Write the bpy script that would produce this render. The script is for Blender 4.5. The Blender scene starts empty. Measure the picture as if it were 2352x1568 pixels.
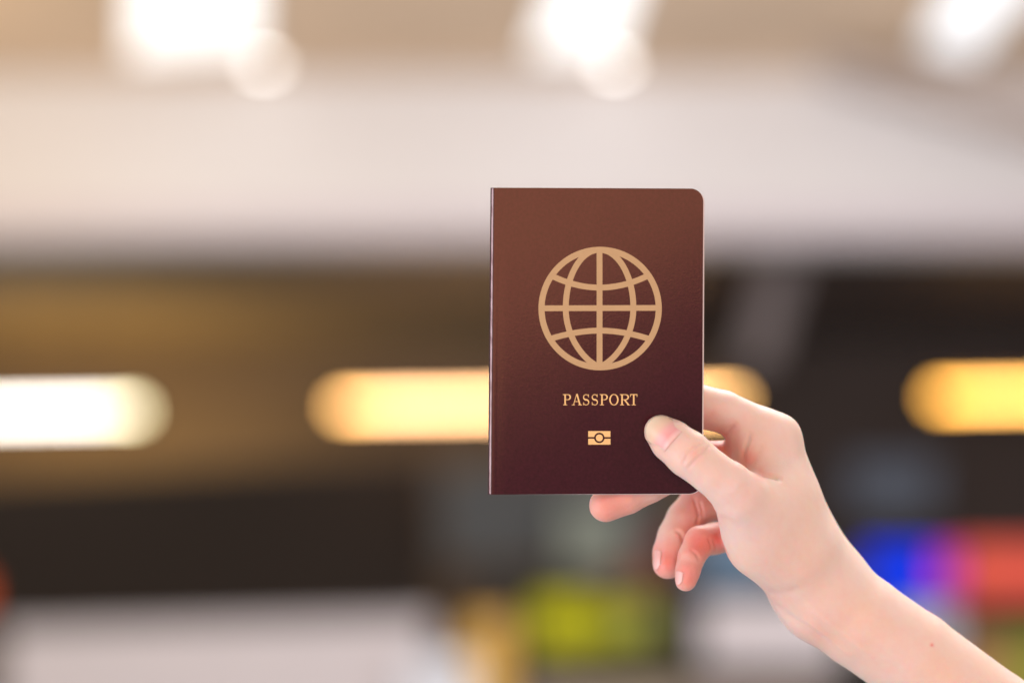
import bpy, bmesh, math, random
import numpy as np
from mathutils import Vector, Matrix
random.seed(7)
scene = bpy.context.scene
col = scene.collection
# ---------------------------------------------------------------- camera
PITCH = math.radians(9.0)
CAM = Vector((0, 0, 1.5))
FWD = Vector((0, math.cos(PITCH), math.sin(PITCH)))
UP = Vector((0, -math.sin(PITCH), math.cos(PITCH)))
RIGHT = Vector((1, 0, 0))
cam_data = bpy.data.cameras.new('camera')
cam = bpy.data.objects.new('camera', cam_data)
col.objects.link(cam)
cam.location = CAM
cam.rotation_euler = (math.pi / 2 + PITCH, 0, 0)
cam_data.lens = 85.0
cam_data.sensor_width = 36.0
cam_data.clip_start = 0.05
cam_data.clip_end = 200.0
cam_data.dof.use_dof = True
cam_data.dof.focus_distance = 0.990
cam_data.dof.aperture_fstop = 2.70
cam_data.dof.aperture_blades = 0
cam_data.dof.aperture_rotation = 0.2
scene.camera = cam
# ---------------------------------------------------------------- light
world = bpy.data.worlds.new('World')
scene.world = world
world.use_nodes = True
bg = world.node_tree.nodes['Background']
bg.inputs[0].default_value = (1.0, 0.965, 0.94, 1)
bg.inputs[1].default_value = 0.39
scene.view_settings.view_transform = 'Standard'
scene.view_settings.look = 'None'
scene.view_settings.exposure = 0.0
scene.view_settings.gamma = 1.0
scene.cycles.use_denoising = True
scene.cycles.sample_clamp_indirect = 4.0
scene.cycles.max_bounces = 8
scene.render.film_transparent = False

def loc2w(p):
    """camera-aligned millimetres (x right, y away, z up, origin on the passport plane) -> world metres"""
    return CAM + (RIGHT * float(p[0]) + FWD * (float(p[1]) + 987.0) + UP * float(p[2])) / 1000.0
def area(name, pos, target, sx, sy, power, colour, roll=0.0, spread=180.0):
    l = bpy.data.lights.new(name, 'AREA')
    l.shape = 'RECTANGLE'; l.size = sx; l.size_y = sy; l.energy = power; l.color = colour
    l.spread = math.radians(spread)
    o = bpy.data.objects.new(name, l); col.objects.link(o)
    d = (target - pos).normalized()
    o.location = pos
    o.rotation_euler = (d.to_track_quat('-Z', 'Y').to_matrix() @ Matrix.Rotation(roll, 3, 'Z')).to_euler()
    return o
HANDC = loc2w((80, 10, -60))
# cool window light from the left front, warm hall light above and behind, soft light from the right
area('window_light', loc2w((-950, -850, -250)), HANDC, 1.3, 1.3, 18.5, (1.0, 0.93, 0.97))
area('hall_light_behind', loc2w((350, 900, 1100)), HANDC, 1.0, 0.7, 32.0, (1.0, 0.96, 0.92))
area('hall_light_right', loc2w((1300, -500, 500)), HANDC, 1.0, 1.0, 9.0, (1.0, 0.92, 0.84))
# warm area light added unseen behind the camera, mirrored softly in the upper half of the cover
REFL = area('cover_sheen_light', loc2w((215, -1990, 345)), loc2w((34, 0, 0)), 1.3, 0.72, 13.4, (1.0, 0.37, 0.15), roll=math.radians(28))
# unseen area lights added to warm and brighten the hall
def q(px, py, d):
    v = RIGHT * ((px - 1176) / 2352 * 36.0) + UP * ((784 - py) / 2352 * 36.0) + FWD * 85.0
    return CAM + v * (d / v.y)
def qc(px, py, z):
    v = RIGHT * ((px - 1176) / 2352 * 36.0) + UP * ((784 - py) / 2352 * 36.0) + FWD * 85.0
    return CAM + v * ((z - CAM.z) / v.z)
area('warm_wall_fill', q(150, 1180, 16.9), q(250, 700, 18.5), 2.2, 0.5, 60.0, (1.0, 0.66, 0.20))  # added fill, warms the left of the back wall
area('warm_bulkhead_fill', q(-700, 500, 11.0), q(100, 250, 14.0), 0.8, 0.8, 38.0, (1.0, 0.76, 0.44))  # added fill, warms the left of the bulkhead
area('bulkhead_fill', Vector((1.2, 7.0, 3.2)), q(1500, 350, 14.0), 3.0, 1.0, 285.0, (1.0, 0.95, 0.95))  # added fill, brightens the bulkhead

# ---------------------------------------------------------------- helpers
def lin(h):
    r = [int(h[i:i + 2], 16) / 255 for i in (0, 2, 4)]
    return tuple((c / 12.92 if c <= 0.04045 else ((c + 0.055) / 1.055) ** 2.4) for c in r) + (1.0,)
def mat(name, colour, rough=0.6, emit=0.0, noise=0.08, scale=6.0, spec=0.5, metal=0.0):
    m = bpy.data.materials.new(name); m.use_nodes = True
    nt = m.node_tree; b = nt.nodes['Principled BSDF']
    c = lin(colour) if isinstance(colour, str) else tuple(colour) + (1.0,)
    b.inputs['Roughness'].default_value = rough
    b.inputs['Specular IOR Level'].default_value = spec
    b.inputs['Metallic'].default_value = metal
    tc = nt.nodes.new('ShaderNodeTexCoord'); nz = nt.nodes.new('ShaderNodeTexNoise')
    nz.inputs['Scale'].default_value = scale; nz.inputs['Detail'].default_value = 4
    mx = nt.nodes.new('ShaderNodeMix'); mx.data_type = 'RGBA'
    mx.inputs[6].default_value = tuple(v * (1 - noise) for v in c[:3]) + (1,)
    mx.inputs[7].default_value = tuple(min(v * (1 + noise), 1) for v in c[:3]) + (1,)
    nt.links.new(tc.outputs['Object'], nz.inputs['Vector']); nt.links.new(nz.outputs['Fac'], mx.inputs[0])
    nt.links.new(mx.outputs[2], b.inputs['Base Color'])
    if emit:
        b.inputs['Emission Color'].default_value = c
        b.inputs['Emission Strength'].default_value = emit
    return m
def mesh_obj(name, verts, faces, m, parent=None, origin=None, smooth=False):
    """verts in world space; the object's origin is its parent's (or ORIGIN)"""
    o_at = Vector(parent.location) if parent is not None else (Vector(origin) if origin is not None else Vector((0, 0, 0)))
    if parent is not None and parent.parent is not None:
        o_at = Vector(parent.parent.location) + o_at
    me = bpy.data.meshes.new(name)
    me.from_pydata([tuple(Vector(v) - o_at) for v in verts], [], [tuple(f) for f in faces])
    me.update()
    if m is not None: me.materials.append(m)
    if smooth:
        me.polygons.foreach_set('use_smooth', [True] * len(me.polygons))
    o = bpy.data.objects.new(name, me); col.objects.link(o)
    if parent is not None: o.parent = parent
    elif origin is not None: o.location = origin
    return o
def empty(name, at, label, cat, group=None):
    o = bpy.data.objects.new(name, None); col.objects.link(o); o.location = at
    o.empty_display_size = 0.02
    o['label'] = label; o['category'] = cat
    if group: o['group'] = group
    return o
def prism(front, thick, axis=Vector((0, 1, 0))):
    """closed solid from a front polygon pushed back along axis"""
    n = len(front); v = [Vector(p) for p in front] + [Vector(p) + axis * thick for p in front]
    f = [list(range(n))[::-1], [n + i for i in range(n)]]
    for i in range(n): f.append([i, (i + 1) % n, n + (i + 1) % n, n + i])
    return v, f
def bevel(o, w, seg=2):
    b = o.modifiers.new('bevel', 'BEVEL'); b.width = w; b.segments = seg; b.limit_method = 'ANGLE'
    return o
def join(parts):
    V, F = [], []
    for v, f in parts:
        k = len(V); V += list(v); F += [[i + k for i in x] for x in f]
    return V, F
def fix_normals(o):
    bm = bmesh.new(); bm.from_mesh(o.data); bmesh.ops.recalc_face_normals(bm, faces=bm.faces[:]); bm.to_mesh(o.data); bm.free()
    return o

# ---------------------------------------------------------------- the hall far behind, out of focus
D0, D1, D2 = 14.0, 16.0, 18.5
def structure(name, vf, m):
    o = fix_normals(mesh_obj(name, vf[0], vf[1], m)); o['kind'] = 'structure'; return o
m_plaster = mat('pale_plaster', (0.71, 0.69, 0.70), 0.7, scale=0.7, noise=0.05)
m_ceiling = mat('tan_ceiling', (0.71, 0.535, 0.385), 0.8, scale=1.1, noise=0.22)
m_brown = mat('brown_panelling', (0.105, 0.066, 0.036), 0.6, scale=0.6, noise=0.2)
m_soffit = mat('soffit', (0.165, 0.118, 0.072), 0.7)
m_lav_light = mat('lavender_light_tint', (0.62, 0.56, 0.61), 0.7)
m_right_shade = mat('right_shade_tone', (0.046, 0.034, 0.032), 0.6, spec=0.2, noise=0.2)
m_dark = mat('dark_shopfitting', (0.035, 0.024, 0.022), 0.6)
zc = q(1176, 172, D0).z
zb = q(1176, 543, D0).z
structure('ceiling', prism([(-8, 8.5, zc), (8, 8.5, zc), (8, 8.5, zc + .2), (-8, 8.5, zc + .2)], D0 + 0.5 - 8.5), m_ceiling)
structure('wall_bulkhead', prism([(-8, D0, zb), (8, D0, zb), (8, D0, zc - .004), (-8, D0, zc - .004)], 0.35), m_plaster)
structure('ceiling_shop', prism([(-8, D0 + .36, zb + .05), (8, D0 + .36, zb + .05), (8, D0 + .36, zb + .2), (-8, D0 + .36, zb + .2)], D2 - D0 - .4), m_soffit)
xs_ = q(1640, 700, D0).x
structure('ceiling_shop_shade', prism([(xs_, D0 + .37, zb + .02), (8, D0 + .37, zb + .02), (8, D0 + .37, zb + .045), (xs_, D0 + .37, zb + .045)], D2 - D0 - .42), m_right_shade)  # added dark sheet; puts the soffit's fall-off to the right into colour
structure('wall_lavender_light', prism([(-8, D0 - .03, zb - .004), (8, D0 - .03, zb - .004), (8, D0 - .03, zb + .15), (-8, D0 - .03, zb + .15)], 0.028), m_lav_light)  # added strip; cool light from below painted as lavender colour
structure('wall_back', prism([(-8, D2, 0.2), (8, D2, 0.2), (8, D2, zb + .3), (-8, D2, zb + .3)], 0.2), m_brown)

def panel_on_ceiling(corners, label, group, dim=False):
    c = [qc(x, y, zc - .03) for x, y in corners]
    ctr = sum(c, Vector()) / 4
    root = empty('ceiling_light', (ctr.x, ctr.y, zc), label, 'ceiling light', group)
    inner = [ctr + (p - ctr) * 0.94 for p in c]
    fix_normals(mesh_obj('diffuser', *prism(inner, 0.02, Vector((0, 0, 1))), m_panel_dim if dim else m_panel, root))
    V = [Vector(p) for p in c] + [ctr + (p - ctr) * 0.95 for p in c]
    V += [p + Vector((0, 0, .028)) for p in V]
    F = []
    for i in range(4):
        j = (i + 1) % 4
        F += [[i, j, 4 + j, 4 + i], [8 + i, 8 + j, 12 + j, 12 + i], [i, j, 8 + j, 8 + i], [4 + i, 4 + j, 12 + j, 12 + i]]
    fix_normals(mesh_obj('frame', V, F, m_white, root))
m_white = mat('white_metal', (0.75, 0.75, 0.75), 0.4)
m_panel = mat('light_diffuser', (1, 1, 1), 0.6, emit=0.88, noise=0)
m_panel_dim = mat('dim_light_diffuser', (0.95, 0.97, 1), 0.6, emit=0.75, noise=0)
panel_on_ceiling([(292, -150), (612, -150), (600, 118), (290, 138)], 'wide white ceiling light panel at the far left, blurred', 'ceiling light panels')
panel_on_ceiling([(1310, -150), (1510, -150), (1418, 132), (1212, 128)], 'slanting white ceiling light panel above the passport, blurred', 'ceiling light panels')
panel_on_ceiling([(2230, -150), (2480, -150), (2225, 142), (2112, 112)], 'slanting white ceiling light panel in the top right corner, blurred', 'ceiling light panels', True)
def disc(c, r, h, n=24, axis='z'):
    vs = []
    for k in (0, 1):
        for i in range(n):
            a = 2 * math.pi * i / n
            vs.append(Vector(c) + (Vector((r * math.cos(a), r * math.sin(a), -h * k)) if axis == 'z' else Vector((r * math.cos(a), -h * k, r * math.sin(a)))))
    f = [list(range(n)), list(range(n, 2 * n))[::-1]] + [[i, (i + 1) % n, n + (i + 1) % n, n + i] for i in range(n)]
    return vs, f
m_spot = mat('spotlight_glass', (1, 0.98, 0.95), 0.4, emit=5.6, noise=0)
for px, lab in ((608, 'small round downlight beside the left ceiling panel'), (1414, 'small round downlight in front of the passport side ceiling panel')):
    p = q(px - 2, 137, D0 - .25)
    root = empty('downlight', p, lab, 'downlight', 'round downlights by the ceiling panels')
    fix_normals(mesh_obj('housing', *disc(p + Vector((0, 0, .10)), 0.075, 0.09), m_white, root))
    fix_normals(mesh_obj('lens', *disc(p, 0.058, 0.035), m_spot, root))
# tube lamps in the shop
def tube_lamp(x0, y0, x1, y1, emit, colour, label):
    a, b = q(x0, y0, D1), q(x1, y1, D1)
    root = empty('tube_lamp', (a + b) / 2, label, 'tube lamp', 'tube lamps in a row')
    m = mat('tube_glow', colour, 0.4, emit=emit, noise=0)
    nt = m.node_tree; tc = nt.nodes.new('ShaderNodeTexCoord'); sp = nt.nodes.new('ShaderNodeSeparateXYZ')
    cr = nt.nodes.new('ShaderNodeValToRGB'); nt.links.new(tc.outputs['Generated'], sp.inputs[0]); nt.links.new(sp.outputs[0], cr.inputs[0])
    e = cr.color_ramp.elements; e[0].position = 0; e[1].position = 1
    e[0].color = e[1].color = (colour[0] * .9, colour[1] * .86, colour[2] * .5, 1)
    for p_ in (0.14, 0.86):
        el = e.new(p_); el.color = tuple(colour) + (1,)
    nt.links.new(cr.outputs[0], nt.nodes['Principled BSDF'].inputs['Emission Color'])
    ax = (b - a).normalized(); s = Vector((0, 1, 0)); t = ax.cross(s).normalized()
    def cyl(p, r_, r, n=16):
        vs = [c + (s * math.cos(2 * math.pi * i / n) + t * math.sin(2 * math.pi * i / n)) * r for c in (p, r_) for i in range(n)]
        return vs, [list(range(n)), list(range(n, 2 * n))[::-1]] + [[i, (i + 1) % n, n + (i + 1) % n, n + i] for i in range(n)]
    fix_normals(mesh_obj('tube', *cyl(a, b, 0.031), m, root, smooth=False))
    for p, d in ((a, -ax), (b, ax)):
        fix_normals(mesh_obj('end_cap', *cyl(p, p + d * 0.035, 0.034), m_dark, root))
    fix_normals(mesh_obj('batten', *prism([a + Vector((0, .05, .05)), b + Vector((0, .05, .05)), b + Vector((0, .05, .09)), a + Vector((0, .05, .09))], 0.08), m_dark, root))
    for k in (0.15, 0.85):
        p = a.lerp(b, k) + Vector((0, .09, .09))
        fix_normals(mesh_obj('hanger', *prism([p + Vector((-.006, 0, 0)), p + Vector((.006, 0, 0)), Vector((p.x + .006, p.y, zb + .05)), Vector((p.x - .006, p.y, zb + .05))], 0.012), m_dark, root))
tube_lamp(-560, 957, 322, 943, 9.0, (1.0, 0.93, 0.83), 'white glowing tube lamp at the left edge')
tube_lamp(777, 934, 1694, 922, 11.5, (1.0, 0.55, 0.25), 'yellow glowing tube lamp passing behind the passport')
tube_lamp(2145, 912, 2900, 900, 11.5, (1.0, 0.49, 0.11), 'orange yellow glowing tube lamp at the right edge')

def beam(name, pts, d, thick, m, label, cat):
    P = [q(x, y, d) for x, y in pts]
    o = fix_normals(mesh_obj(name, *prism([p for p in P], thick), m, origin=sum(P, Vector()) / len(P)))
    bevel(o, 0.01); o['label'] = label; o['category'] = cat
    return o
m_beam = mat('beam_paint', (0.46, 0.385, 0.35), 0.6)
m_post = mat('post_paint', (0.15, 0.12, 0.12), 0.6)
beam('ceiling_beam', [(1880, 118), (2480, 258), (2480, 332), (1930, 165)], D0 - .5, .3, m_beam, 'grey brown sloping beam under the ceiling at the upper right', 'beam')
beam('diagonal_strut', [(1772, 540), (1868, 540), (1775, 835), (1692, 835)], D0 + .8, .2, m_post, 'faint grey slanting strut right of the passport', 'strut')

# shop goods and signs, each a board on a rim with a bracket behind
def board(name, x0, y0, x1, y1, d, colour, label, cat, emit=0.0, thick=0.06, group=None, skew=0):
    P = [q(x0, y1, d), q(x1, y1 + skew, d), q(x1, y0 + skew, d), q(x0, y0, d)]
    ctr = sum(P, Vector()) / 4
    base = Vector((ctr.x, ctr.y, P[0].z))
    root = empty(name, base, label, cat, group)
    m = mat(name + '_face', colour, 0.6, emit=emit, noise=0.06, scale=3, spec=0.05)
    inner = [ctr + Vector(((p.x - ctr.x) * .985, 0, (p.z - ctr.z) * .97)) for p in P]
    bevel(fix_normals(mesh_obj('panel', *prism(inner, thick), m, root)), 0.004)
    bars = []
    w = 0.012
    for i in range(4):
        a, b = P[i], P[(i + 1) % 4]; a2, b2 = inner[i], inner[(i + 1) % 4]
        bars.append(prism([a + Vector((0, -w, 0)), b + Vector((0, -w, 0)), b2 + Vector((0, -w, 0)), a2 + Vector((0, -w, 0))], thick + 2 * w))
    V, F = join(bars)
    fix_normals(mesh_obj('rim', V, F, mat(name + '_rim', [c * .8 for c in (lin(colour)[:3] if isinstance(colour, str) else colour)], 0.5, noise=0), root))
    c2 = ctr + Vector((0, thick + w + .003, 0))
    fix_normals(mesh_obj('bracket', *prism([c2 + Vector((-.02, 0, -.02)), c2 + Vector((.02, 0, -.02)), c2 + Vector((.02, 0, .02)), c2 + Vector((-.02, 0, .02))], 0.15), m_dark, root))
    return root
DS = 15.0
board('counter_fascia', 10, 1442, 992, 1720, DS - .6, (0.70, 0.65, 0.68), 'long pale pinkish counter front along the lower left', 'counter', skew=-26)
board('white_card', 930, 1510, 1085, 1700, DS - .9, (0.82, 0.85, 0.93), 'bluish white card standing at the right end of the pale counter', 'card')
board('orange_sign', -95, 1325, -42, 1400, DS, (0.75, 0.12, 0.03), 'small red orange sign at the left picture edge', 'sign', emit=0.4)
board('golden_box', 1072, 1415, 1172, 1700, DS - .7, (0.85, 0.52, 0.13), 'golden yellow box between the pale counter and the olive display', 'box')
board('display_panel', 1228, 1372, 1345, 1482, DS - .5, (0.40, 0.38, 0.006), 'brightest olive yellow lit display, left of the row below the fingers', 'display', emit=0.46, group='olive yellow displays')
board('display_panel', 1356, 1388, 1428, 1474, DS - .48, (0.33, 0.33, 0.012), 'middle olive yellow lit display of the row below the fingers', 'display', emit=0.46, group='olive yellow displays')
board('display_panel', 1438, 1380, 1500, 1462, DS - .5, (0.32, 0.34, 0.07), 'duller grey green display, right of the row below the fingers', 'display', emit=0.34, group='olive yellow displays')
board('shelf_edge', 1225, 1500, 1560, 1545, DS - .5, (0.14, 0.13, 0.03), 'dark olive shelf edge under the yellow display panel', 'shelf')
board('lower_shelf', 1200, 1570, 1900, 1720, DS - .55, (0.34, 0.27, 0.23), 'greyish brown lower shelf below the white carton', 'shelf')
board('brown_box', 1380, 1322, 1520, 1366, DS - .3, (0.20, 0.095, 0.04), 'rust brown box on top of the yellow display panel', 'box')
board('maroon_box', 1470, 1240, 1545, 1310, DS - .1, (0.20, 0.055, 0.06), 'small maroon box above the rust brown box', 'box')
board('grey_cabinet', 1015, 1075, 1500, 1290, DS + .6, (0.10, 0.105, 0.11), 'dull grey cabinet behind the lower passport edge', 'cabinet')
board('green_grey_screen', 1290, 1150, 1430, 1310, DS, (0.24, 0.27, 0.235), 'greenish grey screen below the passport', 'screen')
board('blue_grey_screen', 1600, 1215, 1790, 1345, DS, (0.17, 0.27, 0.40), 'slate blue screen left of the wrist', 'screen')
board('white_carton', 1610, 1385, 1930, 1520, DS - .2, (0.86, 0.80, 0.84), 'white carton below the slate blue screen', 'carton')
board('wall_screen', 1950, 1055, 2150, 1175, DS + 1, (0.12, 0.14, 0.18), 'dim blue grey screen on the dark wall right of the hand', 'screen')
board('blue_sign', 1985, 1262, 2145, 1366, DS - .4, (0.0, 0.035, 0.75), 'bright blue lit sign just above the forearm', 'sign', emit=0.62)
board('magenta_sign', 2150, 1262, 2196, 1366, DS - .4, (0.55, 0.02, 0.45), 'narrow magenta strip sign between the blue and the red sign', 'sign', emit=0.5)
board('red_sign', 2202, 1255, 2460, 1368, DS - .4, (0.72, 0.105, 0.07), 'coral red lit sign at the right picture edge', 'sign', emit=0.36)
board('pale_blue_box', 2060, 1400, 2190, 1500, DS - .3, (0.55, 0.66, 0.80), 'pale blue grey box under the magenta sign', 'box')
board('terracotta_box', 2205, 1450, 2292, 1640, DS - .3, (0.50, 0.24, 0.12), 'terracotta box right of the pale blue box', 'box')
board('green_box', 2300, 1450, 2480, 1640, DS - .3, (0.34, 0.34, 0.06), 'olive green box in the lower right corner', 'box')
board('dark_shelf', 1080, 1325, 2480, 1650, DS + .9, (0.05, 0.045, 0.04), 'dark shelf wall behind the coloured goods', 'shelf')

board('dark_cabinet', -300, 1110, 1000, 1470, DS + 1.2, (0.034, 0.026, 0.022), 'near black long cabinet above the pale counter', 'cabinet', skew=-65)
board('right_shade_board', 1640, 610, 2600, 1260, D2 - .4, (0.058, 0.047, 0.046), 'added dark board, its colour standing in for shade on the right wall', 'shade board')  # added board; the wall's fall-off to the right put into its dark colour
# --- HAND BEGIN
# Local frame (mm): x right, y away from the camera, z up; origin where the view axis meets the passport plane.
DIST = 987.0
MM = 125.0 / 703.0
def M(px, py, y=0.0):
    k = MM * (DIST + y) / DIST
    return np.array([(px - 1176.0) * k, y, (784.0 - py) * k])
def to_px(P):
    k = MM * (DIST + P[:, 1]) / DIST
    return P[:, 0] / k + 1176.0, 784.0 - P[:, 2] / k

THUMB = [(1735, 1195, 6, 14.0), (1700, 1142, -4, 11.3), (1672, 1113, -7.0, 9.8), (1636, 1086, -8.8, 8.9), (1581, 1042, -9.2, 9.5),
         (1540, 1010, -8.6, 8.6), (1518, 991, -7.6, 6.9)]
INDEX = [(1785, 1005, 22, 8.9), (1740, 982, 20.5, 9.0), (1660, 944, 18, 8.7), (1600, 932, 16, 9.2), (1520, 925, 12.0, 8.2), (1465, 938, 10, 7.4), (1400, 962, 8.6, 6.4)]
MIDDLE = [(1785, 1062, 36, 9.4), (1680, 1060, 29, 9.0), (1585, 1060, 19, 8.6), (1490, 1112, 11.0, 7.6), (1440, 1140, 9.5, 7.2), (1391, 1160, 8.6, 6.9)]
RING = [(1770, 1130, 50, 9.0), (1680, 1143, 47, 8.5), (1604, 1158, 42, 8.4), (1574, 1192, 40, 8.1), (1553, 1232, 37, 7.9), (1540, 1270, 33, 7.6), (1534, 1293, 30, 6.6)]
PINKY = [(1755, 1190, 50, 8.4), (1690, 1226, 37, 6.7), (1640, 1236, 28, 6.7), (1608, 1243, 22.5, 6.6), (1588, 1278, 18, 5.7), (1579, 1312, 15, 5.2), (1575, 1332, 14, 4.6)]
PALM = [  # ((px,py,y,r),(px,py,y,r), flatten in depth)
    ((1785, 1005, 22, 8.9), (1862, 1290, 28, 13.6), 1.0),
    ((1733, 1034, 19, 11.3), (1790, 1150, 20, 14), 1.0),
    ((1785, 1062, 38, 9.6), (1880, 1300, 38, 15), 1.0),
    ((1770, 1130, 50, 9.2), (1885, 1320, 42, 14), 1.0),
    ((1755, 1190, 54, 8.6), (1872, 1335, 44, 13), 1.0),
    ((1757, 1236, 14, 14.9), (1812, 1286, 19, 14.5), 1.0),
    ((1733, 1170, 6, 12.4), (1757, 1236, 13, 14.9), 1.0),
    ((1775, 1155, 14, 14.0), (1826, 1262, 19, 16.2), 1.0),
    ((1840, 1290, 24, 15.5), (1886, 1358, 30, 18.8), 0.95),
]
ARM = [((1872, 1345, 30, 18.6), (1896, 1368, 30, 19.6), 0.9),
       ((1896, 1368, 30, 19.6), (1975, 1425, 30, 19.6), 0.9),
       ((1975, 1425, 30, 19.6), (2095, 1508, 30, 19.7), 0.9),
       ((2095, 1508, 30, 19.7), (2277, 1654, 30, 21.4), 0.9),
       ((2277, 1654, 30, 21.4), (2760, 2020, 28, 26.0), 0.9)]

def smin(a, b, k):
    h = np.maximum(k - np.abs(a - b), 0.0) / k
    return np.minimum(a, b) - h * h * k * 0.25
def cap(P, A, B, flat=1.0):
    a = M(*A[:3]); b = M(*B[:3]); ab = b - a
    d0 = P - a.astype(P.dtype)
    t = np.clip(d0 @ (ab / (ab @ ab)).astype(P.dtype), 0, 1)
    dx = d0[:, 0] - t * P.dtype.type(ab[0]); dy = (d0[:, 1] - t * P.dtype.type(ab[1])) * P.dtype.type(flat); dz = d0[:, 2] - t * P.dtype.type(ab[2])
    return np.sqrt(dx * dx + dy * dy + dz * dz) - (A[3] + t * P.dtype.type(B[3] - A[3]))
def chain(P, nodes, k=1.0, flat=1.0):
    d = None
    for A, B in zip(nodes[:-1], nodes[1:]):
        e = cap(P, A, B, flat)
        d = e if d is None else smin(d, e, k)
    return d
def sdf(P):
    body = None
    for A, B, f in PALM:
        e = cap(P, A, B, f)
        body = e if body is None else smin(body, e, 9.0)
    arm = None
    for A, B, f in ARM:
        e = cap(P, A, B, f)
        arm = e if arm is None else smin(arm, e, 1.5)
    body = smin(body, arm, 7.0)
    out = smin(body, chain(P, THUMB, 1.0, 1.12), 7.0)
    for F, k in ((INDEX, 6.0), (MIDDLE, 5.0), (RING, 5.0), (PINKY, 5.0)):
        out = np.minimum(out, smin(body, chain(P, F), k))
    return out

def grad(P, e=0.25):
    g = np.empty_like(P)
    for i in range(3):
        o = np.zeros(3, P.dtype); o[i] = e
        g[:, i] = sdf(P + o) - sdf(P - o)
    return g / np.maximum(np.linalg.norm(g, axis=1, keepdims=True), 1e-9)
def project(P, n=3):
    for _ in range(n):
        g = np.empty_like(P); e = 0.2
        for i in range(3):
            o = np.zeros(3, P.dtype); o[i] = e
            g[:, i] = (sdf(P + o) - sdf(P - o)) / (2 * e)
        P = P - (sdf(P) / np.maximum((g * g).sum(1), 0.2))[:, None] * g
    return P

def surface_nets(lo, hi, h):
    nx, ny, nz = [int(math.ceil((hi[i] - lo[i]) / h)) + 1 for i in range(3)]
    xs = lo[0] + h * np.arange(nx); ys = lo[1] + h * np.arange(ny); zs = lo[2] + h * np.arange(nz)
    # coarse pass: only evaluate blocks near the surface
    V = np.full((nx, ny, nz), 50.0, np.float32); B = 8
    blocks = [(i, j, k) for i in range(0, nx, B) for j in range(0, ny, B) for k in range(0, nz, B)]
    C = np.array([[lo[0] + h * (i + B / 2), lo[1] + h * (j + B / 2), lo[2] + h * (k + B / 2)] for i, j, k in blocks], np.float32)
    dc = sdf(C); R = h * B * 0.87 * 1.25 + 3.0
    V_in = dc < 0
    for (i, j, k), d, s in zip(blocks, dc, V_in):
        V[i:i + B, j:j + B, k:k + B] = -50.0 if s else 50.0
    near = [b for b, d in zip(blocks, dc) if abs(d) < R]
    for c in range(0, len(near), 400):
        part = near[c:c + 400]; pts = []; idx = []
        for i, j, k in part:
            I, J, K = np.meshgrid(np.arange(i, min(i + B, nx)), np.arange(j, min(j + B, ny)), np.arange(k, min(k + B, nz)), indexing='ij')
            idx.append(np.stack([I.ravel(), J.ravel(), K.ravel()], 1))
        idx = np.concatenate(idx)
        V[idx[:, 0], idx[:, 1], idx[:, 2]] = sdf(np.stack([xs[idx[:, 0]], ys[idx[:, 1]], zs[idx[:, 2]]], 1).astype(np.float32))
    S = V < 0
    cs = S[:-1, :-1, :-1].astype(np.int8)
    tot = sum(S[a:nx - 1 + a, b:ny - 1 + b, c:nz - 1 + c].astype(np.int8) for a in (0, 1) for b in (0, 1) for c in (0, 1))
    cell = (tot > 0) & (tot < 8)
    ids = -np.ones(cell.shape, np.int64); ci = np.argwhere(cell); ids[cell] = np.arange(len(ci))
    acc = np.zeros((len(ci), 3)); cnt = np.zeros(len(ci))
    corners = [(a, b, c) for a in (0, 1) for b in (0, 1) for c in (0, 1)]
    for p in corners:
        for ax in range(3):
            if p[ax]: continue
            q = list(p); q[ax] = 1
            va = V[ci[:, 0] + p[0], ci[:, 1] + p[1], ci[:, 2] + p[2]]; vb = V[ci[:, 0] + q[0], ci[:, 1] + q[1], ci[:, 2] + q[2]]
            m = (va < 0) != (vb < 0)
            t = np.where(m, va / np.where(m, va - vb, 1), 0)
            pt = np.tile(np.array(p, float), (len(ci), 1)); pt[:, ax] += t
            acc[m] += pt[m]; cnt[m] += 1
    verts = np.array(lo) + h * (ci + acc / cnt[:, None])
    quads = []
    for ax in range(3):
        o1, o2 = (ax + 1) % 3, (ax + 2) % 3
        sl0 = [slice(1, -1)] * 3; sl1 = [slice(1, -1)] * 3
        sl0[ax] = slice(0, V.shape[ax] - 1); sl1[ax] = slice(1, V.shape[ax])
        a = S[tuple(sl0)]; b = S[tuple(sl1)]
        e = np.argwhere(a != b); inside = a[tuple(e.T)]
        e[:, o1] += 1; e[:, o2] += 1
        c = [e.copy() for _ in range(4)]
        c[1][:, o1] -= 1; c[2][:, o1] -= 1; c[2][:, o2] -= 1; c[3][:, o2] -= 1
        q = np.stack([ids[tuple(x.T)] for x in c], 1)
        q[~inside] = q[~inside][:, ::-1]
        quads.append(q)
    return verts, np.concatenate(quads)

def subdivide(V, Q):
    E = np.concatenate([Q[:, [i, (i + 1) % 4]] for i in range(4)]); Es = np.sort(E, 1)
    u, inv = np.unique(Es[:, 0] * (len(V) + 1) + Es[:, 1], return_inverse=True)
    ea = u // (len(V) + 1); eb = u % (len(V) + 1)
    mid = (V[ea] + V[eb]) / 2; cen = V[Q].mean(1); n = len(Q)
    em = len(V) + inv.reshape(4, n).T; fc = len(V) + len(u) + np.arange(n)
    out = [np.stack([Q[:, i], em[:, i], fc, em[:, i - 1]], 1) for i in range(4)]
    return np.concatenate([V, mid, cen]), np.concatenate(out)

def seg_dist(px, py, line):
    best = np.full(len(px), 1e9)
    for (ax, ay), (bx, by) in zip(line[:-1], line[1:]):
        vx, vy = bx - ax, by - ay
        t = np.clip(((px - ax) * vx + (py - ay) * vy) / (vx * vx + vy * vy), 0, 1)
        best = np.minimum(best, np.hypot(px - ax - t * vx, py - ay - t * vy))
    return best
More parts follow.
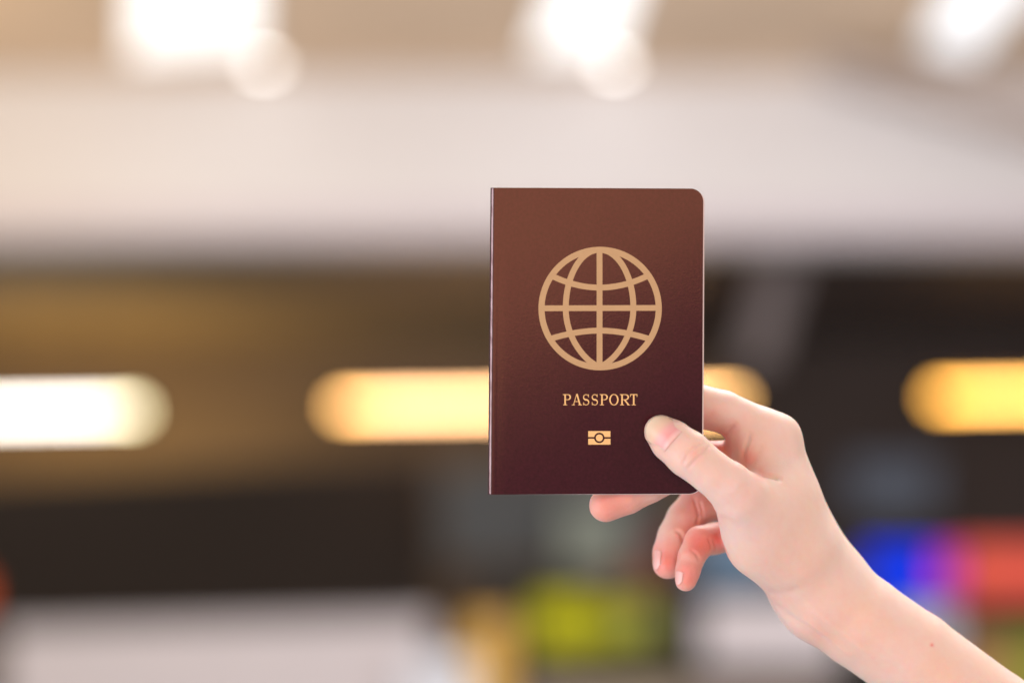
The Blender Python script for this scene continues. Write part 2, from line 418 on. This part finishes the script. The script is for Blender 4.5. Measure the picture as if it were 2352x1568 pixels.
# skin folds: (line in picture pixels, half width px, depth mm, depth range in y)
CREASES = [
    ([(1570, 1062), (1580, 1042), (1598, 1025), (1612, 1018)], 4.5, 0.42, (-30, 0)),
    ([(1583, 1072), (1596, 1058), (1615, 1040), (1628, 1026)], 4.5, 0.42, (-30, 0)),
    ([(1578, 1058), (1594, 1042), (1612, 1030)], 4, 0.22, (-30, 0)),
    ([(1562, 1050), (1570, 1038), (1584, 1026)], 4, 0.15, (-30, 0)),
    ([(1745, 1087), (1765, 1091), (1790, 1100)], 6, 0.8, (-30, 40)),
    ([(1706, 1060), (1708, 1040), (1718, 1012), (1722, 998)], 6, 0.55, (-30, 40)),
    ([(1688, 1052), (1686, 1020), (1692, 995)], 6, 0.25, (-30, 40)),
    ([(1724, 1066), (1742, 1040), (1752, 1018)], 7, 0.3, (-30, 40)),
    ([(1668, 1002), (1678, 985), (1690, 975)], 6, 0.55, (-30, 60)),
    ([(1594, 1145), (1600, 1165), (1606, 1185), (1600, 1200)], 4, 0.6, (10, 80)),
    ([(1606, 1150), (1613, 1172), (1614, 1188)], 4, 0.4, (10, 80)),
    ([(1553, 1218), (1564, 1224), (1568, 1240)], 4.5, 0.45, (10, 80)),
    ([(1628, 1236), (1634, 1252), (1634, 1264)], 3.5, 0.35, (0, 80)),
    ([(1638, 1240), (1644, 1254), (1643, 1266)], 3.5, 0.35, (0, 80)),
    ([(1588, 1262), (1600, 1272), (1606, 1284)], 4, 0.35, (0, 80)),
    ([(1755, 1357), (1785, 1362), (1815, 1358), (1840, 1348)], 12, 0.26, (-30, 60)),
    ([(1772, 1385), (1800, 1405), (1840, 1432), (1900, 1474)], 10, 0.35, (-30, 60)),
    ([(1700, 1262), (1730, 1290), (1760, 1312)], 9, 0.15, (-30, 60)),
    ([(1655, 1186), (1680, 1196), (1705, 1215)], 7, 0.18, (-30, 60)),
]
BUMPS = [  # tendons, knuckle and vein relief: (line, half width px, height mm)
    ([(1860, 1395), (1930, 1450), (2010, 1512)], 12, 0.35, (-30, 60)),
    ([(1850, 1420), (1900, 1462), (1960, 1510)], 7, 0.25, (-30, 60)),
    ([(1700, 1118), (1716, 1132)], 22, 0.5, (-30, 40)),
]
def hand_mesh(h=1.2):
    a = M(1335, 1200, 0); z_top = M(0, 862, 20)[2]
    V, Q = surface_nets((a[0] - 3, -24.0, -242.0), (315.0, 76.0, z_top + 3), h)
    px, py = to_px(V)
    arm_w = np.clip(((px - 1176) * 0.62 + (py - 784) * 0.78 - 800) / 130.0, 0, 1)       # 0 on the hand, 1 on the forearm
    palm_w = np.clip((px - 1655 + (py - 1150) * 0.15) / 60.0, 0, 1)
    e = np.unique(np.sort(np.concatenate([Q[:, [i, (i + 1) % 4]] for i in range(4)]), 1), axis=0)
    deg = np.bincount(e.ravel(), minlength=len(V)).astype(float)[:, None]
    for it in range(110):
        w = 1.0 if it < 8 else (palm_w if it < 34 else arm_w)
        for lam in (0.55, -0.575):
            acc = np.stack([np.bincount(e[:, 0], V[e[:, 1], c], len(V)) + np.bincount(e[:, 1], V[e[:, 0], c], len(V)) for c in range(3)], 1)
            V = V + (lam * (acc / deg - V)) * (w if np.isscalar(w) else w[:, None])
    V, Q = subdivide(V, Q)
    e = np.unique(np.sort(np.concatenate([Q[:, [i, (i + 1) % 4]] for i in range(4)]), 1), axis=0)
    deg = np.bincount(e.ravel(), minlength=len(V)).astype(float)[:, None]
    for lam in (0.5, 0.5, 0.5):
        acc = np.stack([np.bincount(e[:, 0], V[e[:, 1], c], len(V)) + np.bincount(e[:, 1], V[e[:, 0], c], len(V)) for c in range(3)], 1)
        V = V + lam * (acc / deg - V)
    e1 = V[Q[:, 2]] - V[Q[:, 0]]; e2 = V[Q[:, 3]] - V[Q[:, 1]]; fn = np.cross(e1, e2)
    N = np.stack([sum(np.bincount(Q[:, i], fn[:, c], len(V)) for i in range(4)) for c in range(3)], 1)
    N /= np.maximum(np.linalg.norm(N, axis=1, keepdims=True), 1e-12)
    px, py = to_px(V); facing = np.clip(-N[:, 1] * 3.0, 0, 1)
    d = np.zeros(len(V))
    for sgn, rows in ((-1, CREASES), (1, BUMPS)):
        for line, w, dep, (y0, y1) in rows:
            s = seg_dist(px, py, line) / w
            ends = np.minimum(np.hypot(px - line[0][0], py - line[0][1]), np.hypot(px - line[-1][0], py - line[-1][1])) / (2.0 * w)
            d += sgn * dep * 1.5 * np.exp(-s * s * 1.4) * np.clip(0.35 + ends, 0, 1) * facing * ((V[:, 1] > y0) & (V[:, 1] < y1))
    V = V + N * d[:, None]
    return V, Q, N, px, py
def hit(px, py, start=-40.0, end=70.0):
    """First point of the hand met by the view ray through (px, py)."""
    for y in np.arange(start, end, 0.25):
        p = M(px, py, y)
        if sdf(p[None])[0] < 0:
            lo, hi = y - 0.25, y
            for _ in range(8):
                mid = (lo + hi) / 2
                if sdf(M(px, py, mid)[None])[0] < 0: hi = mid
                else: lo = mid
            return M(px, py, hi)
    return None
# --- HAND END

# ---------------------------------------------------------------- passport
TILT = math.tan(math.radians(4.0)); XR = M(1612, 0)[0]
def onplane(px, py, off=0.0):
    """point of the front cover plane (moved OFF mm away from the camera) seen at (px, py)"""
    a = (px - 1176.0) * MM
    # x = a (D+y)/D ; y = (x-XR) TILT + off
    y = ((a - XR) * TILT + off) / (1 - a * TILT / DIST)
    return M(px, py, y)
PASS_AT = loc2w(onplane(1366, 1134, 2))
passport = empty('passport', PASS_AT, 'dark maroon passport booklet with gold globe held upright in the hand', 'passport')
X0, X1 = M(1124.5, 0, -6)[0], onplane(1612, 784)[0]
Z1, Z0 = M(0, 432.5, -3)[2], M(0, 1134.0, -3)[2]
THK = 3.6; CORNER = 5.2
def booklet(x, off, z):
    return loc2w((x, (x - XR) * TILT + off, z))
def zlim(x, right):
    """trim of the rounded right corners"""
    e = x - (right - CORNER)
    return CORNER - math.sqrt(max(CORNER ** 2 - e * e, 0)) if e > 0 else 0.0
def sheet_profile():
    pts = []
    for t in np.concatenate([CORNER * (np.sin(np.linspace(math.pi / 2, 0, 14))), []]):
        pts.append((X1 - CORNER + t, 0.0, True))
    for x in np.linspace(X1 - CORNER, X0 + 4.2, 24)[1:]: pts.append((x, 0.0, True))
    for x in (X0 + 3.6, X0 + 3.2, X0 + 2.8): pts.append((x, 0.02, True))
    R = THK / 2
    for a in np.linspace(90, 270, 17): pts.append((X0 + 1.5 + R * 0.83 * math.cos(math.radians(a)), R - R * math.sin(math.radians(a)), False))
    for x in np.linspace(X0 + 4, X1 - CORNER, 12): pts.append((x, THK, True))
    for t in CORNER * np.sin(np.linspace(0, math.pi / 2, 14))[1:]: pts.append((X1 - CORNER + t, THK, True))
    return pts
prof = sheet_profile(); NR = 40
V, F = [], []
# left outline of the photograph leans 1 mm between top and bottom
def lean(x, z):
    return x + (z - Z0) / (Z1 - Z0) * 0.55 - (1 - (x - X0) / (X1 - X0)) * (1 - (z - Z0) / (Z1 - Z0)) * 0.5
for x, off, _ in prof:
    tr = zlim(x, X1)
    for k in range(NR + 1):
        z = (Z0 + tr) + (Z1 - Z0 - 2 * tr) * k / NR
        V.append(booklet(lean(x, z), off, z))
for i in range(len(prof) - 1):
    for k in range(NR):
        a = i * (NR + 1) + k
        F.append([a, a + 1, a + NR + 2, a + NR + 1])
def cover_material():
    m = bpy.data.materials.new('maroon_cover'); m.use_nodes = True; nt = m.node_tree; b = nt.nodes['Principled BSDF']
    tc = nt.nodes.new('ShaderNodeTexCoord')
    vo = nt.nodes.new('ShaderNodeTexVoronoi'); vo.inputs['Scale'].default_value = 1500
    n2 = nt.nodes.new('ShaderNodeTexNoise'); n2.inputs['Scale'].default_value = 900; n2.inputs['Detail'].default_value = 3
    n3 = nt.nodes.new('ShaderNodeTexNoise'); n3.inputs['Scale'].default_value = 45; n3.inputs['Detail'].default_value = 5
    for n in (vo, n2, n3): nt.links.new(tc.outputs['Object'], n.inputs['Vector'])
    ad = nt.nodes.new('ShaderNodeMath'); ad.operation = 'ADD'
    nt.links.new(vo.outputs['Distance'], ad.inputs[0]); nt.links.new(n2.outputs['Fac'], ad.inputs[1])
    bu = nt.nodes.new('ShaderNodeBump'); bu.inputs['Strength'].default_value = 0.16; bu.inputs['Distance'].default_value = 0.00006
    nt.links.new(ad.outputs[0], bu.inputs['Height']); nt.links.new(bu.outputs['Normal'], b.inputs['Normal'])
    mx = nt.nodes.new('ShaderNodeMix'); mx.data_type = 'RGBA'
    mx.inputs[6].default_value = (0.025, 0.0022, 0.0062, 1); mx.inputs[7].default_value = (0.046, 0.0046, 0.0120, 1)
    gr = nt.nodes.new('ShaderNodeMath'); gr.operation = 'MULTIPLY_ADD'; gr.inputs[1].default_value = 1.6; gr.inputs[2].default_value = -0.35
    nt.links.new(n2.outputs['Fac'], gr.inputs[0]); nt.links.new(gr.outputs[0], mx.inputs[0]); nt.links.new(mx.outputs[2], b.inputs['Base Color'])
    mr = nt.nodes.new('ShaderNodeMapRange'); mr.inputs[3].default_value = 0.11; mr.inputs[4].default_value = 0.18
    nt.links.new(n3.outputs['Fac'], mr.inputs[0]); nt.links.new(mr.outputs[0], b.inputs['Roughness'])
    b.inputs['Specular IOR Level'].default_value = 0.36
    return m
m_cover = cover_material()
cover = fix_normals(mesh_obj('cover', V, F, m_cover, passport, smooth=True))
so = cover.modifiers.new('thickness', 'SOLIDIFY'); so.thickness = 0.00042; so.offset = 0
es = cover.modifiers.new('crisp_edges', 'EDGE_SPLIT'); es.split_angle = math.radians(40)
# leaves of the booklet, fanned a little past the cover
m_paper = mat('page_paper', (0.84, 0.78, 0.80), 0.8, scale=400, noise=0.03)
leaves = []
nl = 15
for i in range(nl):
    off = 0.45 + (THK - 0.9) * i / (nl - 1)
    xr = X1 + 0.12 + 0.70 * (i / (nl - 1)) + random.uniform(-.05, .05)
    dz = 0.28 + random.uniform(-.04, .04)
    xs = [X0 + 1.2] + list(np.linspace(X0 + 8, xr - CORNER, 4)) + list(xr - CORNER + CORNER * np.sin(np.linspace(0, math.pi / 2, 9))[1:])
    out = [(x, Z0 - dz * min(1, (x - X0) / 60) + zlim(x, xr)) for x in xs] + [(x, Z1 - 0.12 - zlim(x, xr)) for x in reversed(xs)]
    fr = [booklet(lean(x, z), off, z) for x, z in out]; bk = [booklet(lean(x, z), off + 0.09, z) for x, z in out]
    n = len(out)
    leaves.append((fr + bk, [list(range(n))[::-1], [n + j for j in range(n)]] + [[j, (j + 1) % n, n + (j + 1) % n, n + j] for j in range(n)]))
V, F = join(leaves)
pg = fix_normals(mesh_obj('pages', V, F, m_paper, passport)); pg['kind'] = 'stuff'
def fold_highlight_material():  # highlight along the spine, painted as a pale lavender strip
    m = mat('fold_highlight', (0.62, 0.50, 0.56), 0.4, noise=0.1, scale=300)
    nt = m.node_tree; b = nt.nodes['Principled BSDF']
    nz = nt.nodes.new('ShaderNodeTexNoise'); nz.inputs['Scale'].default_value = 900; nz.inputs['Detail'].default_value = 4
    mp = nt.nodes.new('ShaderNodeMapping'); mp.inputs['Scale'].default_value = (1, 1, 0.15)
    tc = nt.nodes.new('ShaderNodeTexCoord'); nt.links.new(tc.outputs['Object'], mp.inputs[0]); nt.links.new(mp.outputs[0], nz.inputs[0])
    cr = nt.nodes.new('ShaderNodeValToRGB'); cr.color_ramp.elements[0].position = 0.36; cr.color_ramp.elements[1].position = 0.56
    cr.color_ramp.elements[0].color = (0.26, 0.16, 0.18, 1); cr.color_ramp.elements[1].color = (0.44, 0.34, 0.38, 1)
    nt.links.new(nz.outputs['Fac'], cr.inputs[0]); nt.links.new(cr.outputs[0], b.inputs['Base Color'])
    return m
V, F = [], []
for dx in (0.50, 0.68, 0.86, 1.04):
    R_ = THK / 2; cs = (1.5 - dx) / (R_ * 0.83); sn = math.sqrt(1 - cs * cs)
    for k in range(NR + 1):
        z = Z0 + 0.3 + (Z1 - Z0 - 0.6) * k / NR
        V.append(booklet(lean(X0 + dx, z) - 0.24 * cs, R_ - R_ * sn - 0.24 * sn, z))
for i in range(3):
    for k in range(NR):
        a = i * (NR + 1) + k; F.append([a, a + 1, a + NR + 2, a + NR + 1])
fold_hl = mesh_obj('fold_highlight', V, F, fold_highlight_material(), passport, smooth=True)
# gold print, a few hundredths of a millimetre proud of the cover
def gold(name, c):
    m = mat(name, c, 0.42, noise=0.07, scale=350, spec=0.35)
    return m
m_gold = gold('gold_print', (0.455, 0.31, 0.165))
m_gold2 = gold('gold_foil_print', (0.80, 0.52, 0.22))
LIFT = [0]
def ribbon(path, width, closed=False):
    """flat stroke along a path of (px, py); width in px, a number or one per point"""
    n = len(path); P = np.array(path, float); L = []
    LIFT[0] += 1; off = -0.262 - 0.004 * (LIFT[0] % 9)
    for i in range(n):
        if closed: t = P[(i + 1) % n] - P[i - 1]
        else: t = P[min(i + 1, n - 1)] - P[max(i - 1, 0)]
        t = t / np.hypot(*t); nrm = np.array([-t[1], t[0]]); w = width if np.isscalar(width) else width[i]
        L.append((P[i] + nrm * w / 2, P[i] - nrm * w / 2))
    V = [loc2w(onplane(*p, off)) for pair in L for p in pair]
    F = [[2 * i, 2 * ((i + 1) % n), 2 * ((i + 1) % n) + 1, 2 * i + 1] for i in range(n if closed else n - 1)]
    return V, F
def poly(pts):
    LIFT[0] += 1; off = -0.262 - 0.004 * (LIFT[0] % 9)
    return [loc2w(onplane(x, y, off)) for x, y in pts], [list(range(len(pts)))]
CX, CY, RO, WR = 1378.3, 708.5, 141.6, 14.0
zx = lambda x: (1160 + x * 600 / 1176) * 0.93780
zy = lambda y: (440 + y * 600 / 1176) * 0.93780
g = [ribbon([(CX + (RO - WR / 2) * math.cos(a), CY + (RO - WR / 2) * math.sin(a)) for a in np.linspace(0, 2 * math.pi, 128, endpoint=False)], WR, True)]
g.append(ribbon([(1377, CY - 136), (1377, CY + 136)], 13.4))
g.append(ribbon([(CX - 136, 708), (CX + 136, 707)], 13.2))
for sg in (-1, 1):
    pts = []
    for t in np.linspace(-0.995, 0.995, 81):
        if t < 0: w = math.sqrt(1 - t * t)
        else: w = (1 - t * t) ** 0.72
        pts.append((1377 + sg * 77.6 * w, 707.5 + t * (134 if t < 0 else 134)))
    g.append(ribbon(pts, 13.6))
g.append(ribbon([(zx(605 + d), zy(518 - 54 * (abs(d) / 225) ** 2)) for d in np.linspace(-236, 234, 31)], 13.4))
g.append(ribbon([(zx(605 + d), zy(724 + 36 * (abs(d) / 225) ** 1.9)) for d in np.linspace(-236, 232, 31)], 13.4))
V, F = join(g)
def up_faces(o):
    """print faces look at the camera"""
    me = o.data; bm = bmesh.new(); bm.from_mesh(me)
    for f in bm.faces:
        f.normal_update()
        if f.normal.dot(FWD) > 0: f.normal_flip()
    bm.to_mesh(me); bm.free(); return o
up_faces(mesh_obj('globe_emblem', V, F, m_gold, passport))
# PASSPORT lettering, roman capitals
TOP, BOT = 905.0, 930.0
def glyph(ch, x, w):
    H = BOT - TOP; th, tn = 3.4, 1.5; out = []
    y = lambda t: BOT - t * H
    def bar(a, b, wd): out.append(ribbon([a, b], wd))
    def serif(xc, t, l=4.0): bar((xc - l, y(t) + (-.7 if t == 0 else .7)), (xc + l, y(t) + (-.7 if t == 0 else .7)), 1.5)
    if ch in 'PR':
        sx = x + 4.5
        bar((sx, y(0)), (sx, y(1)), th); serif(sx, 0, 4.6); serif(sx - .6, 1, 4.2)
        R = w - 5.5
        pts, ws = [], []
        for a in np.linspace(-90, 90, 21):
            pts.append((sx + R * .45 + R * .5 * math.cos(math.radians(a)), y(.735) + H * .235 * math.sin(math.radians(a))))
            ws.append(tn + (th - tn) * math.cos(math.radians(a)) ** 1.3)
        out.append(ribbon([(sx, y(.97))] + pts + [(sx, y(.50))], [tn] + ws + [tn]))
        if ch == 'R':
            bar((sx + R * .38, y(.5)), (x + w - 1.2, y(.02)), th * .95); serif(x + w - 1.0, 0, 3.2)
    elif ch == 'A':
        ap = x + w * .5
        bar((x + 3.2, y(0)), (ap - .6, y(1)), tn); bar((ap, y(1.03)), (x + w - 4, y(0)), th)
        bar((x + 6.0, y(.33)), (x + w - 7, y(.33)), tn); serif(x + 3.2, 0, 3.5); serif(x + w - 3.8, 0, 4.2)
    elif ch == 'S':
        cx = x + w * .5; rx = w * .34; pts, ws = [], []
        for a in np.linspace(-25, -270, 25):
            pts.append((cx + rx * math.cos(math.radians(a)), y(.735) + H * .235 * math.sin(math.radians(a))))
        for a in np.linspace(-90, 155, 25)[1:]:
            pts.append((cx + rx * 1.06 * math.cos(math.radians(a)), y(.26) + H * .24 * math.sin(math.radians(a))))
        n = len(pts)
        ws = [tn + (th * 1.05 - tn) * math.exp(-((i / (n - 1) - .5) / .17) ** 2) for i in range(n)]
        out.append(ribbon(pts, ws)); bar((cx + rx * .95, y(1)), (cx + rx * .95, y(.72)), 1.3); bar((cx - rx, y(0)), (cx - rx, y(.28)), 1.3)
    elif ch == 'O':
        cx = x + w * .5; rx = w * .40; pts, ws = [], []
        for a in np.linspace(0, 360, 48, endpoint=False):
            pts.append((cx + rx * math.cos(math.radians(a)), y(.5) + H * .485 * math.sin(math.radians(a))))
            ws.append(tn + (th - tn) * abs(math.cos(math.radians(a))) ** 1.4)
        out.append(ribbon(pts, ws, True))
    elif ch == 'T':
        cx = x + w * .5
        bar((cx, y(0)), (cx, y(1)), th); serif(cx, 0, 4.8); bar((x + 1.5, y(.975)), (x + w - 1.5, y(.975)), 1.9)
        bar((x + 1.9, y(1)), (x + 1.9, y(.76)), 1.3); bar((x + w - 1.9, y(1)), (x + w - 1.9, y(.76)), 1.3)
    return out
xc = 1292.5
for ch, w, adv in (('P', 20, 20), ('A', 25, 24.0), ('S', 19, 20), ('S', 19, 20.5), ('P', 20, 20.5), ('O', 25, 25.5), ('R', 23, 22), ('T', 21, 20)):
    V, F = join(glyph(ch, xc + w * .05, w * .9)); up_faces(mesh_obj('letter', V, F, m_gold2, passport)); xc += adv
# chip symbol: two bars around a ring gap and a dot
sx0, sx1, sy0, sy1 = 1351.0, 1402.0, 989.5, 1020.5
scx, scy = (sx0 + sx1) / 2, (sy0 + sy1) / 2
def half(sg):
    yo = scy + sg * (sy1 - sy0) / 2; yi = scy + sg * 2.0; R = 12.0
    a0 = math.asin(2.0 / R)
    arc = [(scx + R * math.cos(a), scy + sg * R * math.sin(a)) for a in np.linspace(a0, math.pi - a0, 22)]
    top = []
    V = []; F = []
    # strips from the outer edge down to arc / inner edge
    cols = [(sx1, yi), (arc[0][0] + .01, yi)] + arc + [(sx0, yi)]
    LIFT[0] += 1; off = -0.262 - 0.004 * (LIFT[0] % 9)
    for x, yy in cols:
        V += [loc2w(onplane(x, yo, off)), loc2w(onplane(x, yy, off))]
    F = [[2 * i, 2 * i + 2, 2 * i + 3, 2 * i + 1] for i in range(len(cols) - 1)]
    return V, F
dot = poly([(scx + 8.0 * math.cos(a), scy + 8.0 * math.sin(a)) for a in np.linspace(0, 2 * math.pi, 28, endpoint=False)])
V, F = join([half(-1), half(1), dot])
up_faces(mesh_obj('chip_symbol', V, F, m_gold2, passport))

# ---------------------------------------------------------------- hand and forearm
def skin_material():
    m = bpy.data.materials.new('skin'); m.use_nodes = True; nt = m.node_tree; b = nt.nodes['Principled BSDF']
    tc = nt.nodes.new('ShaderNodeTexCoord')
    at = nt.nodes.new('ShaderNodeAttribute'); at.attribute_name = 'flush_and_shade'
    n1 = nt.nodes.new('ShaderNodeTexNoise'); n1.inputs['Scale'].default_value = 38; n1.inputs['Detail'].default_value = 5
    n2 = nt.nodes.new('ShaderNodeTexNoise'); n2.inputs['Scale'].default_value = 700; n2.inputs['Detail'].default_value = 3
    vo = nt.nodes.new('ShaderNodeTexVoronoi'); vo.inputs['Scale'].default_value = 1100; vo.feature = 'DISTANCE_TO_EDGE'
    for n in (n1, n2, vo): nt.links.new(tc.outputs['Object'], n.inputs['Vector'])
    base = nt.nodes.new('ShaderNodeMix'); base.data_type = 'RGBA'
    base.inputs[6].default_value = (0.77, 0.545, 0.42, 1); base.inputs[7].default_value = (0.735, 0.62, 0.60, 1)
    nt.links.new(n1.outputs['Fac'], base.inputs[0])
    red = nt.nodes.new('ShaderNodeMix'); red.data_type = 'RGBA'; red.inputs[7].default_value = (0.74, 0.235, 0.20, 1)
    n4 = nt.nodes.new('ShaderNodeTexNoise'); n4.inputs['Scale'].default_value = 260; n4.inputs['Detail'].default_value = 5; n4.inputs['Roughness'].default_value = 0.65
    nt.links.new(tc.outputs['Object'], n4.inputs['Vector'])
    mm = nt.nodes.new('ShaderNodeMapRange'); mm.inputs[1].default_value = 0.35; mm.inputs[2].default_value = 0.75; mm.inputs[3].default_value = 0.0; mm.inputs[4].default_value = 0.11
    sm = nt.nodes.new('ShaderNodeMath'); sm.operation = 'ADD'; sm.use_clamp = True
    nt.links.new(n4.outputs['Fac'], mm.inputs[0]); nt.links.new(mm.outputs[0], sm.inputs[0]); nt.links.new(at.outputs['Fac'], sm.inputs[1])
    nt.links.new(sm.outputs[0], red.inputs[0]); nt.links.new(base.outputs[2], red.inputs[6])
    nt.links.new(red.outputs[2], b.inputs['Base Color'])
    ad = nt.nodes.new('ShaderNodeMath'); ad.operation = 'MULTIPLY_ADD'; ad.inputs[1].default_value = 0.9
    nt.links.new(vo.outputs['Distance'], ad.inputs[0]); nt.links.new(n2.outputs['Fac'], ad.inputs[2])
    bu = nt.nodes.new('ShaderNodeBump'); bu.inputs['Strength'].default_value = 0.38; bu.inputs['Distance'].default_value = 0.00014
    nt.links.new(ad.outputs[0], bu.inputs['Height']); nt.links.new(bu.outputs['Normal'], b.inputs['Normal'])
    b.inputs['Roughness'].default_value = 0.48
    b.inputs['Specular IOR Level'].default_value = 0.4
    b.inputs['Subsurface Weight'].default_value = 1.0
    b.inputs['Subsurface Radius'].default_value = (1.0, 0.32, 0.18)
    b.inputs['Subsurface Scale'].default_value = 0.0015
    b.inputs['Subsurface Anisotropy'].default_value = 0.0
    return m
m_skin = skin_material()
V, Q, N, px, py = hand_mesh(1.2)
WRIST = loc2w(M(1876, 1345, 30))
Rm = np.array([list(RIGHT), list(FWD), list(UP)])
VW = (V + np.array([0, DIST, 0])) / 1000.0 @ Rm + np.array(list(CAM)) - np.array(list(WRIST))
me = bpy.data.meshes.new('person')
me.vertices.add(len(VW)); me.vertices.foreach_set('co', VW.astype(np.float32).ravel())
me.loops.add(len(Q) * 4); me.loops.foreach_set('vertex_index', Q.astype(np.int32).ravel())
me.polygons.add(len(Q)); me.polygons.foreach_set('loop_start', np.arange(0, len(Q) * 4, 4, dtype=np.int32))
me.polygons.foreach_set('loop_total', np.full(len(Q), 4, np.int32))
me.update(calc_edges=True); me.validate()
me.polygons.foreach_set('use_smooth', np.ones(len(me.polygons), bool))
# natural redness of tips, folds, knuckles, plus painted glow of the shaded fingers behind
def spot(p, r, a, y0=-99, y1=99):
    return a * np.exp(-((px - p[0]) ** 2 + (py - p[1]) ** 2) / (r * r)) * ((V[:, 1] > y0) & (V[:, 1] < y1))
fl = np.zeros(len(V))
for p, r, a, y0, y1 in (((1500, 1000), 34, .30, -99, 0), ((1595, 1045), 22, .22, -99, 0), ((1400, 1165), 80, .62, 0, 99), ((1530, 1290), 55, .60, 14, 99),
                        ((1580, 1320), 50, .60, 8, 99), ((1600, 1225), 60, .55, 30, 99), ((1605, 1245), 50, .68, 8, 30), ((1660, 1235), 45, .75, 8, 60), ((1600, 1160), 55, .5, 20, 99),
                        ((1715, 1055), 26, .45, -99, 99), ((1640, 1030), 50, .65, 8, 99), ((1625, 960), 36, .3, -99, 99), ((1745, 1087), 18, .45, -99, 99), ((1680, 990), 20, .3, -99, 99),
                        ((1765, 1380), 40, .18, -99, 99), ((1860, 1480), 60, .14, -99, 99), ((1720, 1120), 40, .10, -99, 99), ((1655, 1190), 20, .2, -99, 99), ((2140, 1480), 4.2, .75, -99, 12)):
    fl = np.maximum(fl, spot(p, r, a, y0, y1))
fl = np.clip(fl * np.where(V[:, 1] > 8, 1.3, 1.0), 0, 1)  # fingers behind the passport redder: backlit and bounced light put into colour
at = me.attributes.new('flush_and_shade', 'FLOAT', 'POINT'); at.data.foreach_set('value', fl.astype(np.float32))
me.materials.append(m_skin)
person = bpy.data.objects.new('person', me); col.objects.link(person); person.location = WRIST
person['label'] = 'bare fair skinned right hand and forearm pinching the passport, other fingers loosely curled'
person['category'] = 'person'
# fingernails
def nail_material():
    m = bpy.data.materials.new('fingernail'); m.use_nodes = True; nt = m.node_tree; b = nt.nodes['Principled BSDF']
    at = nt.nodes.new('ShaderNodeAttribute'); at.attribute_name = 'along'
    cr = nt.nodes.new('ShaderNodeValToRGB'); e = cr.color_ramp.elements
    e[0].position = 0.0; e[0].color = (0.80, 0.47, 0.43, 1); e[1].position = 1.0; e[1].color = (0.80, 0.66, 0.50, 1)
    for p, c in ((0.10, (0.82, 0.52, 0.50, 1)), (0.22, (0.80, 0.375, 0.375, 1)), (0.42, (0.82, 0.44, 0.42, 1)), (0.60, (0.80, 0.56, 0.43, 1)), (0.80, (0.77, 0.61, 0.46, 1))):
        k = e.new(p); k.color = c
    nt.links.new(at.outputs['Fac'], cr.inputs[0]); nt.links.new(cr.outputs[0], b.inputs['Base Color'])
    b.inputs['Roughness'].default_value = 0.26; b.inputs['Subsurface Weight'].default_value = 0.4
    b.inputs['Subsurface Radius'].default_value = (1.0, 0.5, 0.4); b.inputs['Subsurface Scale'].default_value = 0.0015
    return m
m_nail = nail_material()
def nail(c0, c1, R, ang, m_n=None, tiproll=0.30, lift=0.30, nu=22, nv=15, squash=1.0):
    ss = np.linspace(0, 1, 9)
    pts = [hit(c0[0] + (c1[0] - c0[0]) * s, c0[1] + (c1[1] - c0[1]) * s) for s in ss]
    ok = [i for i, p in enumerate(pts) if p is not None]
    fit = [np.polyfit(ss[ok], [pts[i][c] for i in ok], 2) for c in range(3)]
    centre = lambda s: np.array([np.polyval(f, s) for f in fit])
    n = grad(centre(0.45)[None])[0]; a = centre(1.0) - centre(0.0); L = np.linalg.norm(a); a /= L
    n = n - a * (n @ a); n /= np.linalg.norm(n); b = np.cross(a, n)
    Vn, S, Fn = [], [], []
    for j in range(nv):
        t = -1 + 2 * j / (nv - 1); th = math.radians(ang) * t
        s0 = 0.10 * t * t; s1 = 1.0 - tiproll * abs(t) ** 2.4
        for i in range(nu):
            s = s0 + (s1 - s0) * i / (nu - 1)
            c = centre(s) + n * (lift + 0.25 * s)
            Vn.append(c + b * R * math.sin(th) * (1.0 - 0.10 * s * s) - n * R * (1 - math.cos(th)) * squash); S.append(s)
    for j in range(nv - 1):
        for i in range(nu - 1):
            k = j * nu + i; Fn.append([k, k + 1, k + nu + 1, k + nu])
    me = bpy.data.meshes.new('fingernail')
    me.from_pydata([tuple(loc2w(v) - WRIST) for v in Vn], [], Fn); me.update()
    me.polygons.foreach_set('use_smooth', [True] * len(me.polygons))
    at = me.attributes.new('along', 'FLOAT', 'POINT'); at.data.foreach_set('value', S)
    me.materials.append(m_n or m_nail)
    o = bpy.data.objects.new('fingernail', me); col.objects.link(o); o.parent = person
    fix_normals(o)
    s_ = o.modifiers.new('thickness', 'SOLIDIFY'); s_.thickness = 0.0005; s_.offset = -1
    return o
nail((1547, 1013), (1491, 967), 7.9, 62)
m_pink = mat('pink_fingernail', (0.78, 0.47, 0.45), 0.3, noise=0.05, scale=200)
nail((1510, 1262), (1507, 1309), 4.0, 32, m_pink)
nail((1560, 1310), (1558, 1342), 3.3, 36, m_pink)
